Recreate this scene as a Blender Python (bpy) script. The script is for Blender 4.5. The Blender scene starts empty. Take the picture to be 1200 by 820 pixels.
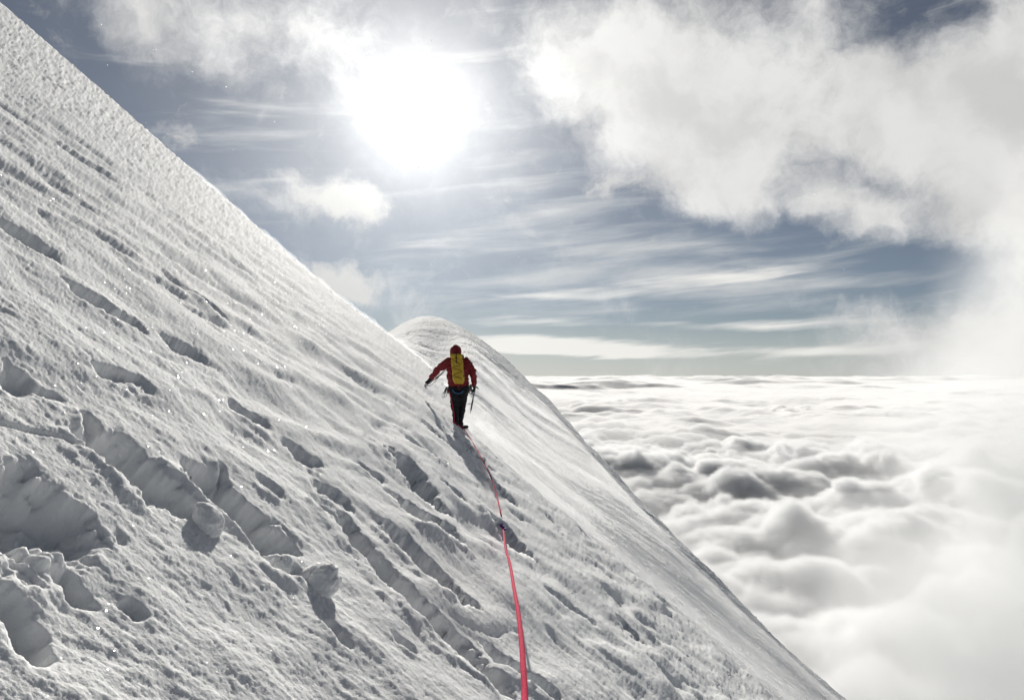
import bpy, bmesh, math, random
import numpy as np
from mathutils import Vector, Matrix, Euler

random.seed(7)
sc = bpy.context.scene
col = sc.collection
R = math.radians

# ------------------------------------------------------------------ camera
PW, PH, FPX = 1200.0, 820.0, 942.0
PITCH = math.atan((438 - 410) / FPX)
CP, SP = math.cos(PITCH), math.sin(PITCH)
cam_d = bpy.data.cameras.new("camera")
cam = bpy.data.objects.new("camera", cam_d)
col.objects.link(cam)
cam_d.sensor_width = 36.0
cam_d.lens = 36.0 * FPX / PW
cam_d.clip_start = 0.05
cam_d.clip_end = 400000.0
cam.location = (0, 0, 0)
cam.rotation_euler = (math.pi / 2 + PITCH, 0, 0)
sc.camera = cam


def uv_of(px, py):
    """photo pixel -> ground direction (x/y, z/y)"""
    xc, yc = (px - PW / 2) / FPX, (PH / 2 - py) / FPX
    den = CP - yc * SP
    return xc / den, (SP + yc * CP) / den


def azel(px, py):
    u, v = uv_of(px, py)
    return math.atan(u), math.atan(v / math.hypot(1, u))


# ------------------------------------------------------------------ render settings
sc.render.engine = 'CYCLES'
cy = sc.cycles
cy.use_denoising = True
try:
    cy.denoiser = 'OPENIMAGEDENOISE'
    cy.denoising_input_passes = 'RGB_ALBEDO_NORMAL'
    cy.denoising_prefilter = 'ACCURATE'
except Exception:
    pass
cy.max_bounces = 12
cy.diffuse_bounces = 4
cy.glossy_bounces = 2
cy.transmission_bounces = 4
cy.volume_bounces = 7
cy.transparent_max_bounces = 64
cy.use_adaptive_sampling = True
cy.adaptive_threshold = 0.01
cy.sample_clamp_indirect = 8
sc.view_settings.view_transform = 'Standard'
sc.view_settings.look = 'None'
sc.view_settings.gamma = 1.0
sc.view_settings.exposure = 0.36
sc.view_settings.use_curve_mapping = False

SUN_AZ, SUN_EL = azel(490, 128)
SUN_DIR = Vector((math.sin(SUN_AZ) * math.cos(SUN_EL), math.cos(SUN_AZ) * math.cos(SUN_EL), math.sin(SUN_EL)))

# ------------------------------------------------------------------ world sky
world = bpy.data.worlds.new("World")
sc.world = world
world.use_nodes = True
wt = world.node_tree
wt.nodes.clear()


class NT:
    """tiny expression helper over a node tree"""
    def __init__(s, t): s.t = t

    def n(s, typ, **kw):
        nd = s.t.nodes.new(typ)
        for k, v in kw.items(): setattr(nd, k, v)
        return nd

    def put(s, sock, v):
        if isinstance(v, bpy.types.NodeSocket): s.t.links.new(v, sock)
        else: sock.default_value = v

    def m(s, op, a, b=0.0, c=None, clamp=False):
        nd = s.n('ShaderNodeMath', operation=op, use_clamp=clamp)
        s.put(nd.inputs[0], a); s.put(nd.inputs[1], b)
        if c is not None: s.put(nd.inputs[2], c)
        return nd.outputs[0]

    def vm(s, op, a, b=None, out=0):
        nd = s.n('ShaderNodeVectorMath', operation=op)
        s.put(nd.inputs[0], a)
        if b is not None: s.put(nd.inputs['Scale' if op == 'SCALE' else 1], b)
        return nd.outputs[out]

    def xyz(s, x, y, z=0.0):
        nd = s.n('ShaderNodeCombineXYZ')
        for i, v in enumerate((x, y, z)): s.put(nd.inputs[i], v)
        return nd.outputs[0]

    def noise(s, vec, scale, detail=6, rough=.55, lac=2.0, dist=0.0, out='Fac'):
        nd = s.n('ShaderNodeTexNoise')
        s.put(nd.inputs['Vector'], vec); nd.inputs['Scale'].default_value = scale
        nd.inputs['Detail'].default_value = detail; nd.inputs['Roughness'].default_value = rough
        nd.inputs['Lacunarity'].default_value = lac; nd.inputs['Distortion'].default_value = dist
        return nd.outputs[0 if out == 'Fac' else 1]

    def ramp(s, v, a, b, lo=0.0, hi=1.0, kind='SMOOTHSTEP'):
        nd = s.n('ShaderNodeMapRange', interpolation_type=kind)
        s.put(nd.inputs[0], v)
        for i, q in enumerate((a, b, lo, hi)): s.put(nd.inputs[i + 1], q)
        return nd.outputs[0]

    def mix(s, f, a, b, blend='MIX'):
        nd = s.n('ShaderNodeMix', data_type='RGBA', blend_type=blend)
        s.put(nd.inputs[0], f)
        for sock, v in ((nd.inputs[6], a), (nd.inputs[7], b)):
            if isinstance(v, bpy.types.NodeSocket): s.t.links.new(v, sock)
            else: sock.default_value = (*v, 1) if len(v) == 3 else v
        return nd.outputs[2]

    def blob(s, vec, cx, cyy, rx, ry, rot=0.0):
        """soft ellipse: 1 at the centre, 0 at the rim"""
        mp = s.n('ShaderNodeMapping', vector_type='TEXTURE')
        s.put(mp.inputs['Vector'], vec)
        mp.inputs['Location'].default_value = (cx, cyy, 0)
        mp.inputs['Rotation'].default_value = (0, 0, rot)
        mp.inputs['Scale'].default_value = (rx, ry, 1)
        g = s.n('ShaderNodeTexGradient', gradient_type='SPHERICAL')
        s.t.links.new(mp.outputs[0], g.inputs[0])
        return g.outputs['Fac']


W = NT(wt)
K = 1 / FPX
SKY_STRENGTH = 0.10
sky = W.n('ShaderNodeTexSky', sky_type='NISHITA')
sky.sun_disc = False
sky.sun_elevation = SUN_EL
sky.sun_rotation = SUN_AZ
sky.altitude = 3800
sky.air_density = 1.0
sky.dust_density = 0.6
sky.ozone_density = 1.5
hs = W.n('ShaderNodeHueSaturation')
hs.inputs['Saturation'].default_value = 0.74
hs.inputs['Value'].default_value = 0.27
wt.links.new(sky.outputs[0], hs.inputs['Color'])
sky_col = hs.outputs[0]

tc = W.n('ShaderNodeTexCoord')
dirv = W.vm('NORMALIZE', tc.outputs['Generated'])
sp = W.n('ShaderNodeSeparateXYZ')
wt.links.new(dirv, sp.inputs[0])
az = W.m('ARCTAN2', sp.outputs[0], sp.outputs[1])
el = W.m('ARCSINE', sp.outputs[2])
P0 = W.xyz(az, el)
warp = W.noise(P0, 7.0, 5, .6, out='Color')
P = W.vm('ADD', P0, W.vm('SCALE', W.vm('SUBTRACT', warp, (.5, .5, .5)), .10))


def place(px, py, w, h, rot=0, vec=None):
    a, e = azel(px, py)
    return W.blob(vec if vec is not None else P, a, e, w * K, h * K, R(-rot))


def addup(items):
    acc = None
    for wgt, b in items:
        t = W.m('MULTIPLY', b, wgt)
        acc = t if acc is None else W.m('ADD', acc, t)
    return acc


# heavy cloud bank, upper right, and the soft bank upper left
bank = addup([
    (1.5, place(1010, 80, 420, 190, 12)), (1.1, place(760, 110, 190, 130, 25)), (0.9, place(690, 60, 120, 80)),
    (1.2, place(860, 200, 200, 110, 20)), (1.6, place(1230, 250, 240, 330)), (.8, place(1170, 400, 230, 80)),
    (0.5, place(1010, 270, 120, 60, 20)),
    (1.0, place(250, 10, 210, 95, 10)), (0.8, place(140, 30, 120, 60, 20)), (.35, place(370, 40, 120, 60, 30)),
    (-2.0, place(1065, 15, 100, 75)), (-1.3, place(930, 290, 170, 42, 10)), (-1.7, place(1095, 325, 110, 50, 10)), (-.8, place(1010, 215, 110, 40, 30)),
    (-.7, place(60, 10, 80, 60)), (-.6, place(240, 140, 190, 60, 30)),
])
nb = W.noise(P, 8.0, 12, .65)
sunoff = W.vm('ADD', P, ((SUN_AZ - azel(900, 150)[0]) * .09, .018, 0))
nb2 = W.noise(sunoff, 9.0, 3, .5)
dens = W.m('ADD', bank, W.m('MULTIPLY', W.m('SUBTRACT', nb, .5), 3.0))
bank_a = W.ramp(dens, -.05, 1.55)
puffs = addup([(1.15, place(382, 238, 80, 42, 10)), (.8, place(420, 250, 50, 30, 10)), (1.4, place(410, 328, 65, 28, 10)),
               (.5, place(205, 160, 60, 26, 10)), (.6, place(360, 325, 60, 30, 30)),
               (.8, place(720, 212, 70, 20, -4)), (.7, place(800, 225, 60, 40, 20))])
puff_d = W.m('ADD', puffs, W.m('MULTIPLY', W.m('SUBTRACT', W.noise(P, 22.0, 9, .66), .5), 2.3))
puff_a = W.m('MULTIPLY', W.ramp(puff_d, .15, 1.1), .85)
# cirrus streaks
Pc = W.xyz(az, W.m('MULTIPLY_ADD', el, 9.0, W.m('MULTIPLY', az, -.7)))
ci = W.noise(Pc, 4.5, 8, .55, dist=.4)
cz = addup([(1.0, place(780, 325, 420, 70, 0, P0)), (.45, place(640, 260, 300, 130, 0, P0)), (.3, place(250, 170, 260, 120, 0, P0)), (.3, place(620, 120, 160, 150, 0, P0))])
cirrus_a = W.m('MULTIPLY', W.ramp(W.m('ADD', ci, W.m('MULTIPLY', cz, .30)), .56, .95), .7)
P1 = W.vm('ADD', P0, W.vm('MULTIPLY', W.vm('SUBTRACT', W.noise(Pc, 6.0, 6, .6, out='Color'), (.5, .5, .5)), (.10, .022, 0)))
bars = addup([(1.9, place(650, 404, 150, 15, 2, P1)), (1.2, place(905, 380, 190, 11, 0, P1)), (1.0, place(1060, 405, 130, 14, -3, P1)),
              (.9, place(700, 413, 190, 10, 2, P1)), (.7, place(860, 413, 200, 9, 0, P1)), (.7, place(640, 378, 200, 8, 0, P1)),
              (.8, place(870, 322, 120, 10, -5, P1)), (.7, place(780, 335, 180, 12, -4, P1)), (.6, place(640, 345, 180, 10, 2, P1))])
bars_a = W.m('MULTIPLY', W.ramp(W.m('ADD', bars, W.m('MULTIPLY', W.m('SUBTRACT', ci, .5), 1.7)), .15, 1.15), .9)
# pale band low over the horizon
hz = W.m('MULTIPLY', W.ramp(el, .07, .0), .6)

# angular distance to the sun
cosd = W.vm('DOT_PRODUCT', dirv, tuple(SUN_DIR), out=1)
ang = W.m('ARCCOSINE', W.m('MINIMUM', cosd, 1.0))
fwd = W.m('EXPONENT', W.m('MULTIPLY', ang, -5.5))           # broad forward scatter on cloud
aur = W.m('ADD', W.m('MULTIPLY', W.m('EXPONENT', W.m('MULTIPLY', ang, -11.0)), 12.5),
          W.m('MULTIPLY', W.m('EXPONENT', W.m('MULTIPLY', ang, -3.0)), 1.0))

lit = W.ramp(W.m('SUBTRACT', nb, nb2), -.20, .18)
thin = W.ramp(dens, 2.3, .35)
cloud_v = W.m('ADD', W.m('ADD', W.m('MULTIPLY_ADD', lit, 1.1, 4.5), W.m('MULTIPLY', thin, .35)), W.m('MULTIPLY', fwd, .6))
cloud_c = W.vm('SCALE', (1.0, .995, .98), cloud_v)
col1 = W.mix(hz, sky_col, (4.1, 4.3, 4.3))
col1 = W.mix(cirrus_a, col1, (4.9, 5.0, 5.0))
col1 = W.mix(bars_a, col1, (6.6, 6.5, 6.2))
col1 = W.mix(puff_a, col1, W.vm('SCALE', (1.0, .99, .96), W.m('MULTIPLY_ADD', fwd, 1.0, 4.4)))
col1 = W.mix(bank_a, col1, cloud_c)
# below the horizon: the same white vapour
col1 = W.mix(W.ramp(el, .0, -.02), col1, (4.6, 4.6, 4.5))
fin = W.vm('ADD', col1, W.vm('SCALE', (1.0, .985, .94), W.m('MULTIPLY', aur, W.m('MULTIPLY_ADD', nb, .7, .65))))
bg = W.n('ShaderNodeBackground')
bg.inputs['Strength'].default_value = SKY_STRENGTH
wt.links.new(fin, bg.inputs['Color'])
wo = W.n('ShaderNodeOutputWorld')
wt.links.new(bg.outputs[0], wo.inputs['Surface'])

# ------------------------------------------------------------------ sun
sun_d = bpy.data.lights.new("sun", 'SUN')
sun_d.energy = 4.8
sun_d.angle = R(0.6)
sun_d.color = (1.0, .96, .89)
sun = bpy.data.objects.new("sun", sun_d)
sun.rotation_euler = SUN_DIR.to_track_quat('Z', 'Y').to_euler()
col.objects.link(sun)

# ------------------------------------------------------------------ noise helpers
_rng = np.random.RandomState(11)
_perm = np.concatenate([_rng.permutation(512)] * 3)
_ga = _rng.rand(512) * 2 * np.pi
_gx, _gy = np.cos(_ga), np.sin(_ga)


def perlin(x, y):
    xi = np.floor(x).astype(np.int64); yi = np.floor(y).astype(np.int64)
    xf = x - xi; yf = y - yi
    u = xf * xf * xf * (xf * (xf * 6 - 15) + 10); v = yf * yf * yf * (yf * (yf * 6 - 15) + 10)
    xi &= 511; yi &= 511

    def g(ix, iy, fx, fy):
        h = _perm[_perm[ix & 511] + (iy & 511)]
        return _gx[h] * fx + _gy[h] * fy
    a = g(xi, yi, xf, yf); b = g(xi + 1, yi, xf - 1, yf)
    c = g(xi, yi + 1, xf, yf - 1); d = g(xi + 1, yi + 1, xf - 1, yf - 1)
    return 1.5 * ((a + u * (b - a)) * (1 - v) + (c + u * (d - c)) * v)


def fbm(x, y, o=4, gain=.5):
    s, a = 0.0, 1.0
    for k in range(o):
        s = s + a * perlin(x * 2 ** k + 17.3 * k, y * 2 ** k - 9.1 * k); a *= gain
    return s


def sst(a, b, x):
    t = np.clip((x - a) / (b - a), 0, 1)
    return t * t * (3 - 2 * t)


def grid_mesh(name, co, close=None, flip=False):
    """co: (rows, cols, 3) array -> mesh object"""
    nr, nc = co.shape[:2]
    idx = np.arange(nr * nc).reshape(nr, nc)
    q = np.stack([idx[:-1, :-1], idx[:-1, 1:], idx[1:, 1:], idx[1:, :-1]], -1).reshape(-1, 4)
    if flip: q = q[:, ::-1]
    me = bpy.data.meshes.new(name)
    v = co.reshape(-1, 3)
    me.vertices.add(len(v)); me.vertices.foreach_set('co', v.astype(np.float32).ravel())
    me.loops.add(q.size); me.loops.foreach_set('vertex_index', q.astype(np.int32).ravel())
    me.polygons.add(len(q))
    me.polygons.foreach_set('loop_start', np.arange(0, q.size, 4, dtype=np.int32))
    me.polygons.foreach_set('use_smooth', np.ones(len(q), dtype=bool))
    me.update(calc_edges=True)
    ob = bpy.data.objects.new(name, me)
    col.objects.link(ob)
    return ob


def mat(name):
    m = bpy.data.materials.new(name); m.use_nodes = True
    t = m.node_tree; N = NT(t)
    return m, N, t.nodes['Principled BSDF'], t.nodes['Material Output']


# ------------------------------------------------------------------ snow material
def snow_material(name, fine):
    m, N, b, out = mat(name)
    g = N.n('ShaderNodeNewGeometry')
    big = N.noise(g.outputs['Position'], .35, 4, .5)
    c = N.mix(big, (.83, .845, .85), (.90, .90, .895))
    m.node_tree.links.new(c, b.inputs['Base Color'])
    b.inputs['Roughness'].default_value = .9
    b.inputs['Specular IOR Level'].default_value = .04
    b.inputs['Subsurface Weight'].default_value = .5
    b.inputs['Subsurface Radius'].default_value = (1.0, 1.0, 1.0)
    b.inputs['Subsurface Scale'].default_value = .02 / fine
    n1 = N.noise(g.outputs['Position'], 90.0 * fine, 5, .65)
    n2 = N.noise(g.outputs['Position'], 17.0 * fine, 5, .6)
    hgt = N.m('ADD', N.m('MULTIPLY', n1, .35), N.m('MULTIPLY', n2, .9))
    bp = N.n('ShaderNodeBump')
    bp.inputs['Strength'].default_value = .95
    bp.inputs['Distance'].default_value = .012 / fine
    m.node_tree.links.new(hgt, bp.inputs['Height'])
    m.node_tree.links.new(bp.outputs[0], b.inputs['Normal'])
    # ice grains: a few facets turned at random flash back the sun
    vo = N.n('ShaderNodeTexVoronoi'); vo.inputs['Scale'].default_value = 240.0 * fine
    m.node_tree.links.new(g.outputs['Position'], vo.inputs['Vector'])
    sc_ = N.n('ShaderNodeSeparateColor'); m.node_tree.links.new(vo.outputs['Color'], sc_.inputs[0])
    pick = N.m('MULTIPLY', N.m('GREATER_THAN', sc_.outputs[0],   .9982), .6 * (fine > .9))
    rn = N.vm('NORMALIZE', N.vm('ADD', g.outputs['Normal'], N.vm('SCALE', N.vm('SUBTRACT', vo.outputs['Color'], (.998, .5, .5)), 1.3)))
    gl = N.n('ShaderNodeBsdfGlossy'); gl.inputs['Roughness'].default_value = .18
    m.node_tree.links.new(rn, gl.inputs['Normal'])
    m.node_tree.links.new(N.vm('SCALE', (.9, .9, .9), pick), gl.inputs['Color'])
    ad = N.n('ShaderNodeAddShader')
    m.node_tree.links.new(b.outputs[0], ad.inputs[0]); m.node_tree.links.new(gl.outputs[0], ad.inputs[1])
    m.node_tree.links.new(ad.outputs[0], out.inputs['Surface'])
    return m


SNOW = snow_material("snow", 1.0)
SNOW_FAR = snow_material("far_snow", .35)

# ------------------------------------------------------------------ near slope
HC, S, B = 1.5, .817, -.03
NRM = np.array([S, -B, 1.0]) / math.sqrt(S * S + B * B + 1)
SL = math.sqrt(1 + S * S)                       # plan metre -> metre along the fall line


def on_plane(px, py):
    u, v = uv_of(px, py)
    d = HC / (-S * u + B - v)
    return u * d, d


E1 = [(-700, -560), (-300, -240), (0, 2), (110, 97), (220, 194), (329, 289), (401, 351), (455, 390), (487, 415), (504, 428), (520, 446),
      (531, 472), (543, 498), (560, 513), (607, 552), (700, 632), (800, 718), (900, 806), (1000, 895), (1200, 1075)]
e1u = []; e1d = []
for p in E1:
    u, v = uv_of(*p)
    e1u.append(u); e1d.append(HC / (-S * u + B - v))
e1u += [1.2, 2.4]; e1d += [14.0, 14.0]
e1u = [-2.4] + e1u; e1d = [60.0] + e1d
E2 = [(545, 384), (570, 399), (620, 446), (700, 532), (800, 638), (900, 735), (1000, 820), (1100, 906)]
FH, FB = 3.0, .05
e2u = []; e2d = []
for p in E2:
    u, v = uv_of(*p)
    e2u.append(u); e2d.append(FH / (-S * u + FB - v))
e2u += [.9, 2.4]; e2d += [26.0, 26.0]
e2d[0] = e2d[1] = e2d[2] = 75.0
# crown of the summit: how far its skyline lies under the plane of the slope
DOME = [(380, 440), (440, 400), (460, 385), (478, 374), (490, 369), (500, 367), (515, 369), (530, 376), (545, 384), (558, 391.5), (570, 399)]
dou = []; dov = []
for p in DOME:
    u, v = uv_of(*p)
    dou.append(u); dov.append((-S * u + FB - FH / 75.0) - v)
dou += [uv_of(600, 399)[0]]; dov += [0.0]


def smooth_interp(u, xs, ys, w=.006):
    r = 0
    for k in (-2, -1, 0, 1, 2): r = r + np.interp(u + k * w, xs, ys)
    return r / 5


def d_edge(u): return smooth_interp(u, e1u, e1d)
def d_far(u): return smooth_interp(u, e2u, e2d, .012)


# hollows, tracks and grooves: (px0, py0, px1, py1, half width m, depth m, steepness)
def Q(*a): return a


HOLLOWS = [
    (372, 562, 412, 588, .10, .06), (402, 602, 475, 690, .13, .11), (475, 690, 588, 795, .15, .16),
    (472, 538, 512, 590, .20, .14), (484, 515, 528, 545, .16, .10), (468, 584, 532, 624, .17, .14), (470, 622, 545, 702, .15, .14),
    (497, 492, 528, 520, .13, .06), (522, 566, 540, 584, .12, .07), (578, 757, 650, 812, .11, .13),
    (557, 527, 571, 545, .26, .20), (585, 571, 600, 588, .20, .16), (585, 610, 613, 642, .18, .20),
    (732, 728, 755, 752, .12, .10), (128, 515, 205, 590, .12, .13), (232, 545, 335, 640, .13, .15), (300, 640, 345, 665, .07, .08),
    (5, 560, 95, 625, .17, .15), (-80, 590, 20, 615, .14, .12),
    (0, 262, 62, 300, .10, .06), (78, 333, 163, 380, .10, .065), (0, 430, 38, 458, .10, .07), (342, 518, 370, 540, .12, .08),
    (110, 435, 165, 452, .06, .05), (275, 470, 310, 492, .10, .08), (72, 662, 108, 706, .035, .05), (0, 690, 60, 775, .045, .07),
    (386, 735, 404, 760, .03, .045), (458, 748, 485, 764, .035, .05), (150, 705, 170, 725, .03, .04), (195, 395, 235, 415, .12, .05),
    (100, 485, 112, 512, .03, .06), (262, 545, 268, 575, .02, .06), (240, 350, 262, 372, .12, .05), (640, 600, 660, 622, .1, .04),
    (690, 650, 720, 680, .10, .05), (640, 690, 700, 730, .05, .03), (420, 540, 450, 560, .08, .04), (300, 560, 330, 580, .06, .04),
]


def hollow_disp(x, y):
    a = x * SL
    out = np.zeros_like(x)
    wob = fbm(a * 5.0, y * 5.0, 4, .6)
    wob2 = fbm(a * 21.0 + 3, y * 21.0, 3, .6)
    for (p0, q0, p1, q1, w, dep) in HOLLOWS:
        x0, y0 = on_plane(p0, q0); x1, y1 = on_plane(p1, q1)
        a0, a1 = x0 * SL, x1 * SL
        L = math.hypot(a1 - a0, y1 - y0) + 1e-6
        ex, ey = (a1 - a0) / L, (y1 - y0) / L
        nx, ny = -ey, ex
        if ny < 0: nx, ny = -nx, -ny                      # n points away, towards the sun side
        box = (np.abs(a - (a0 + a1) / 2) < L / 2 + 5 * w) & (np.abs(y - (y0 + y1) / 2) < L / 2 + 5 * w)
        if not box.any(): continue
        aa, yy = a[box], y[box]
        t = (aa - a0) * ex + (yy - y0) * ey
        q = (aa - a0) * nx + (yy - y0) * ny + wob[box] * w * .55 + wob2[box] * w * .04
        tt = t + wob[box] * w * .5
        along = sst(-.6 * w, .5 * w, tt) * (1 - sst(L - .5 * w, L + .7 * w, tt))
        cross = sst(-2.2 * w, .3 * w, q) * (1 - sst(.35 * w, 1.05 * w, q))
        rim = np.exp(-((q + 1.9 * w) / (.8 * w)) ** 2) * along * .16
        out[box] -= (1.1 + .3 * (y0 > 6)) * dep * (along * cross * (1 + .25 * wob[box]) - rim)
    return out


def crack(x, y):
    pts = [on_plane(*p) for p in ((-40, 490), (0, 497), (60, 512), (110, 530), (138, 543))]
    d = np.full_like(x, 9.0)
    for (xa, ya), (xb, yb) in zip(pts[:-1], pts[1:]):
        ax, ay, bx, by = xa * SL, ya, xb * SL, yb
        px, py = x * SL - ax, y - ay
        t = np.clip((px * (bx - ax) + py * (by - ay)) / ((bx - ax) ** 2 + (by - ay) ** 2), 0, 1)
        d = np.minimum(d, np.hypot(px - t * (bx - ax), py - t * (by - ay)))
    return -.02 * np.exp(-(d / .012) ** 2)


TH = R(17)
E1X, E1Y = math.cos(TH), -math.sin(TH)


def snow_relief(x, y, u):
    a = x * SL
    s = a * E1X + y * E1Y                      # along the wind streaks
    c = -a * E1Y + y * E1X                     # across them
    rough = sst(8.0, 3.0, y) * sst(.05, -.25, u)       # trampled area at lower left
    rs = .00125 * y * y                                  # finest spacing the sheet carries at this distance
    def keep(l): return 1 / (1 + (1.6 * rs / l) ** 4)
    z = .030 * (1 - .75 * sst(6, 14, y)) * fbm(a / 5.5, y / 5.5, 3)
    z += .016 * sst(6, 14, y) * fbm(a / 1.6 + 2, y / 5.0 + 6, 4, .6)
    z += .014 * rough * fbm(a / 1.1 + 5, y / .9, 3, .45)
    wx = .25 * fbm(s * .8, c * .8, 2)
    steps = sst(-.30, -.16, u) * sst(.16, .04, u) * sst(22, 14, y)        # trodden line beside the rope
    patch = sst(-.35, .45, fbm(s / 3.0 + 9, c / 1.6 + 2, 3))
    for k, l in enumerate((.022, .05, .11, .25, .6, 1.5, 3.4)):
        kp = keep(l)
        ra = (2.2, 2.2, 2.0, 1.6, 1.1, .55, .32)[k]
        amp = (.021, .020, .015, .012, .010, .010, .007)[k] * (1 - .35 * rough)
        z += kp * l * amp * 1.5 * fbm(s / (.7 * ra * l) + 13 * k + wx, c / l + 7 * k + wx, 2, .6)
        if k >= 1:
            # broken wind crust: short steps and scooped dashes
            n = fbm(s / (ra * l) + 40 + 5 * k + wx, c / l + 3 * k + 2 * wx, 3, .6)
            z -= kp * l * (0, .032, .036, .036, .019, .014, .010)[k] * (.25 + .9 * patch) * (1 - .6 * rough) * (1 - .9 * steps * (.09 < l < 2)) * sst(.22, .75, n)
    # crumbly clods on the trampled part
    n = fbm(a / .36 + 31, y / .28, 6, .55)
    z += .008 * rough * np.maximum(n, -.2)
    z += .0028 * rough * fbm(a / .07 + 7, y / .06, 4, .65)
    z += .00034 * np.clip(y, 1.2, 40) * _rng.randn(*y.shape)
    return z


def near_z(x, y):
    return -HC - S * x + B * y


def build_near():
    uu = np.concatenate([np.linspace(-2.3, -.80, 90)[:-1], np.linspace(-.80, .62, 880)[:-1], np.linspace(.62, 2.2, 80)])
    nr = 1450
    dE = d_edge(uu)
    t = np.linspace(0, 1, nr)[:, None]
    w = (1 / .55) * (1 - t) + (1 / (dE[None, :] - .45)) * t
    d = 1 / w
    ext = np.concatenate([np.linspace(.0, 1.0, 40)[1:], np.array([1.4, 2, 3, 5, 8])])[:, None]
    d = np.concatenate([d, (dE[None, :] - .45) + ext * 2.2 * np.ones_like(dE)[None, :]], 0)
    x = uu[None, :] * d; y = d
    u = np.broadcast_to(uu[None, :], d.shape)
    r = np.maximum(0, d - (dE[None, :] - .8))
    z = near_z(x, y) - .09 * r * r
    disp = snow_relief(x, y, u) + hollow_disp(x, y) + crack(x, y)
    co = np.stack([x, y, z], -1) + disp[..., None] * NRM
    ob = grid_mesh("snow_slope", co)
    ob.data.materials.append(SNOW)
    ob["kind"] = "structure"
    return ob


def far_z(u, d):
    x = u * d
    zf = -FH - S * x + FB * d - d * smooth_interp(u, dou, dov, .011)
    dE, dF = d_edge(u), d_far(u)
    lft = sst(-.045, -.085, u)
    zn = near_z(x, d) - .35 - 1.0 * lft
    t = sst(dE - 1 + 1.0 * lft, dE + (.75 + .15 * lft) * np.maximum(dF - dE, 6), d)
    return zn * (1 - t) + zf * t


def build_far():
    uu = np.concatenate([np.linspace(-.32, .62, 760)[:-1], np.linspace(.62, 2.2, 60)])
    dF = d_far(uu)
    t = np.linspace(0, 1, 620)[:, None]
    w = (1 / 13.0) * (1 - t) + (1 / (dF[None, :] - 1.0)) * t
    d = 1 / w
    ext = np.concatenate([np.linspace(0, 1, 40)[1:], np.array([1.5, 2.5, 4, 7])])[:, None]
    d = np.concatenate([d, (dF[None, :] - 1.0) + ext * 7 * np.ones_like(dF)[None, :]], 0)
    u = np.broadcast_to(uu[None, :], d.shape)
    x = u * d; y = d
    z = far_z(u, d)
    r = np.maximum(0, d - (dF[None, :] - 1.6))
    z = z - .05 * r * r
    a = x * SL
    s = a * E1X + y * E1Y; c = -a * E1Y + y * E1X
    disp = .16 * fbm(a / 9 + 3, y / 9, 3) + .022 * fbm(s / 7.0, c / 1.1, 5, .6)
    n = fbm(s / 4.0 + 4, c / .5, 4, .6)
    disp -= .05 * sst(.28, .7, n)
    disp += .022 * fbm(s / 1.6, c / .6, 5, .7) + .012 * fbm(a / .5, y / .5, 5, .7) + 0.010 * _rng.randn(*y.shape)
    co = np.stack([x, y, z], -1) + disp[..., None] * NRM
    ob = grid_mesh("snow_summit", co)
    ob.data.materials.append(SNOW_FAR)
    ob["kind"] = "structure"
    return ob


build_near()
build_far()

# ------------------------------------------------------------------ sea of cloud
CH = 300.0


def cloud_height(x, y, dr):
    def fade(l): return 1 / (1 + (3.0 * dr / l) ** 2)
    wx = 260 * fbm(x / 1400, y / 1400, 2); wy = 260 * fbm(x / 1400 + 9, y / 1400 + 4, 2)
    X, Y = x + wx, y + wy
    z = -55 * sst(4200, 3000, y) + 60 * fbm(X / 1900 + 2, Y / 1900, 2) + 260 * sst(4000, 16000, y) * np.maximum(0, fbm(x / 7000 + 4, y / 4200, 4, .55) - .15)
    k = (1 + 1.1 * sst(3500, 8000, y)) * .75 + 1.0 * sst(-.3, .5, fbm(x / 1300 + 3, y / 1300 + 8, 2))
    z += 62 * k * (np.abs(perlin(X / 480, Y / 480 + 5)) - .3) * fade(480)
    z += 52 * k * (np.abs(perlin(X / 230 + 8, Y / 230)) - .3) * fade(230)
    z += 36 * k * (np.abs(perlin(X / 110, Y / 110 + 3)) - .3) * fade(110)
    z += 24 * k * (np.abs(perlin(X / 52 + 1, Y / 52)) - .3) * fade(52)
    z += 13 * k * (np.abs(perlin(X / 25 + 1, Y / 25)) - .3) * fade(25)
    return z


def cloud_material(name, path, g=.15):
    m = bpy.data.materials.new(name); m.use_nodes = True
    t = m.node_tree; t.nodes.clear(); N = NT(t)
    vs = N.n('ShaderNodeVolumeScatter')
    vs.inputs['Color'].default_value = (.925, .932, .94, 1)
    vs.inputs['Density'].default_value = 1 / path
    vs.inputs['Anisotropy'].default_value = g
    o = N.n('ShaderNodeOutputMaterial')
    t.links.new(vs.outputs[0], o.inputs['Volume'])
    return m


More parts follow.
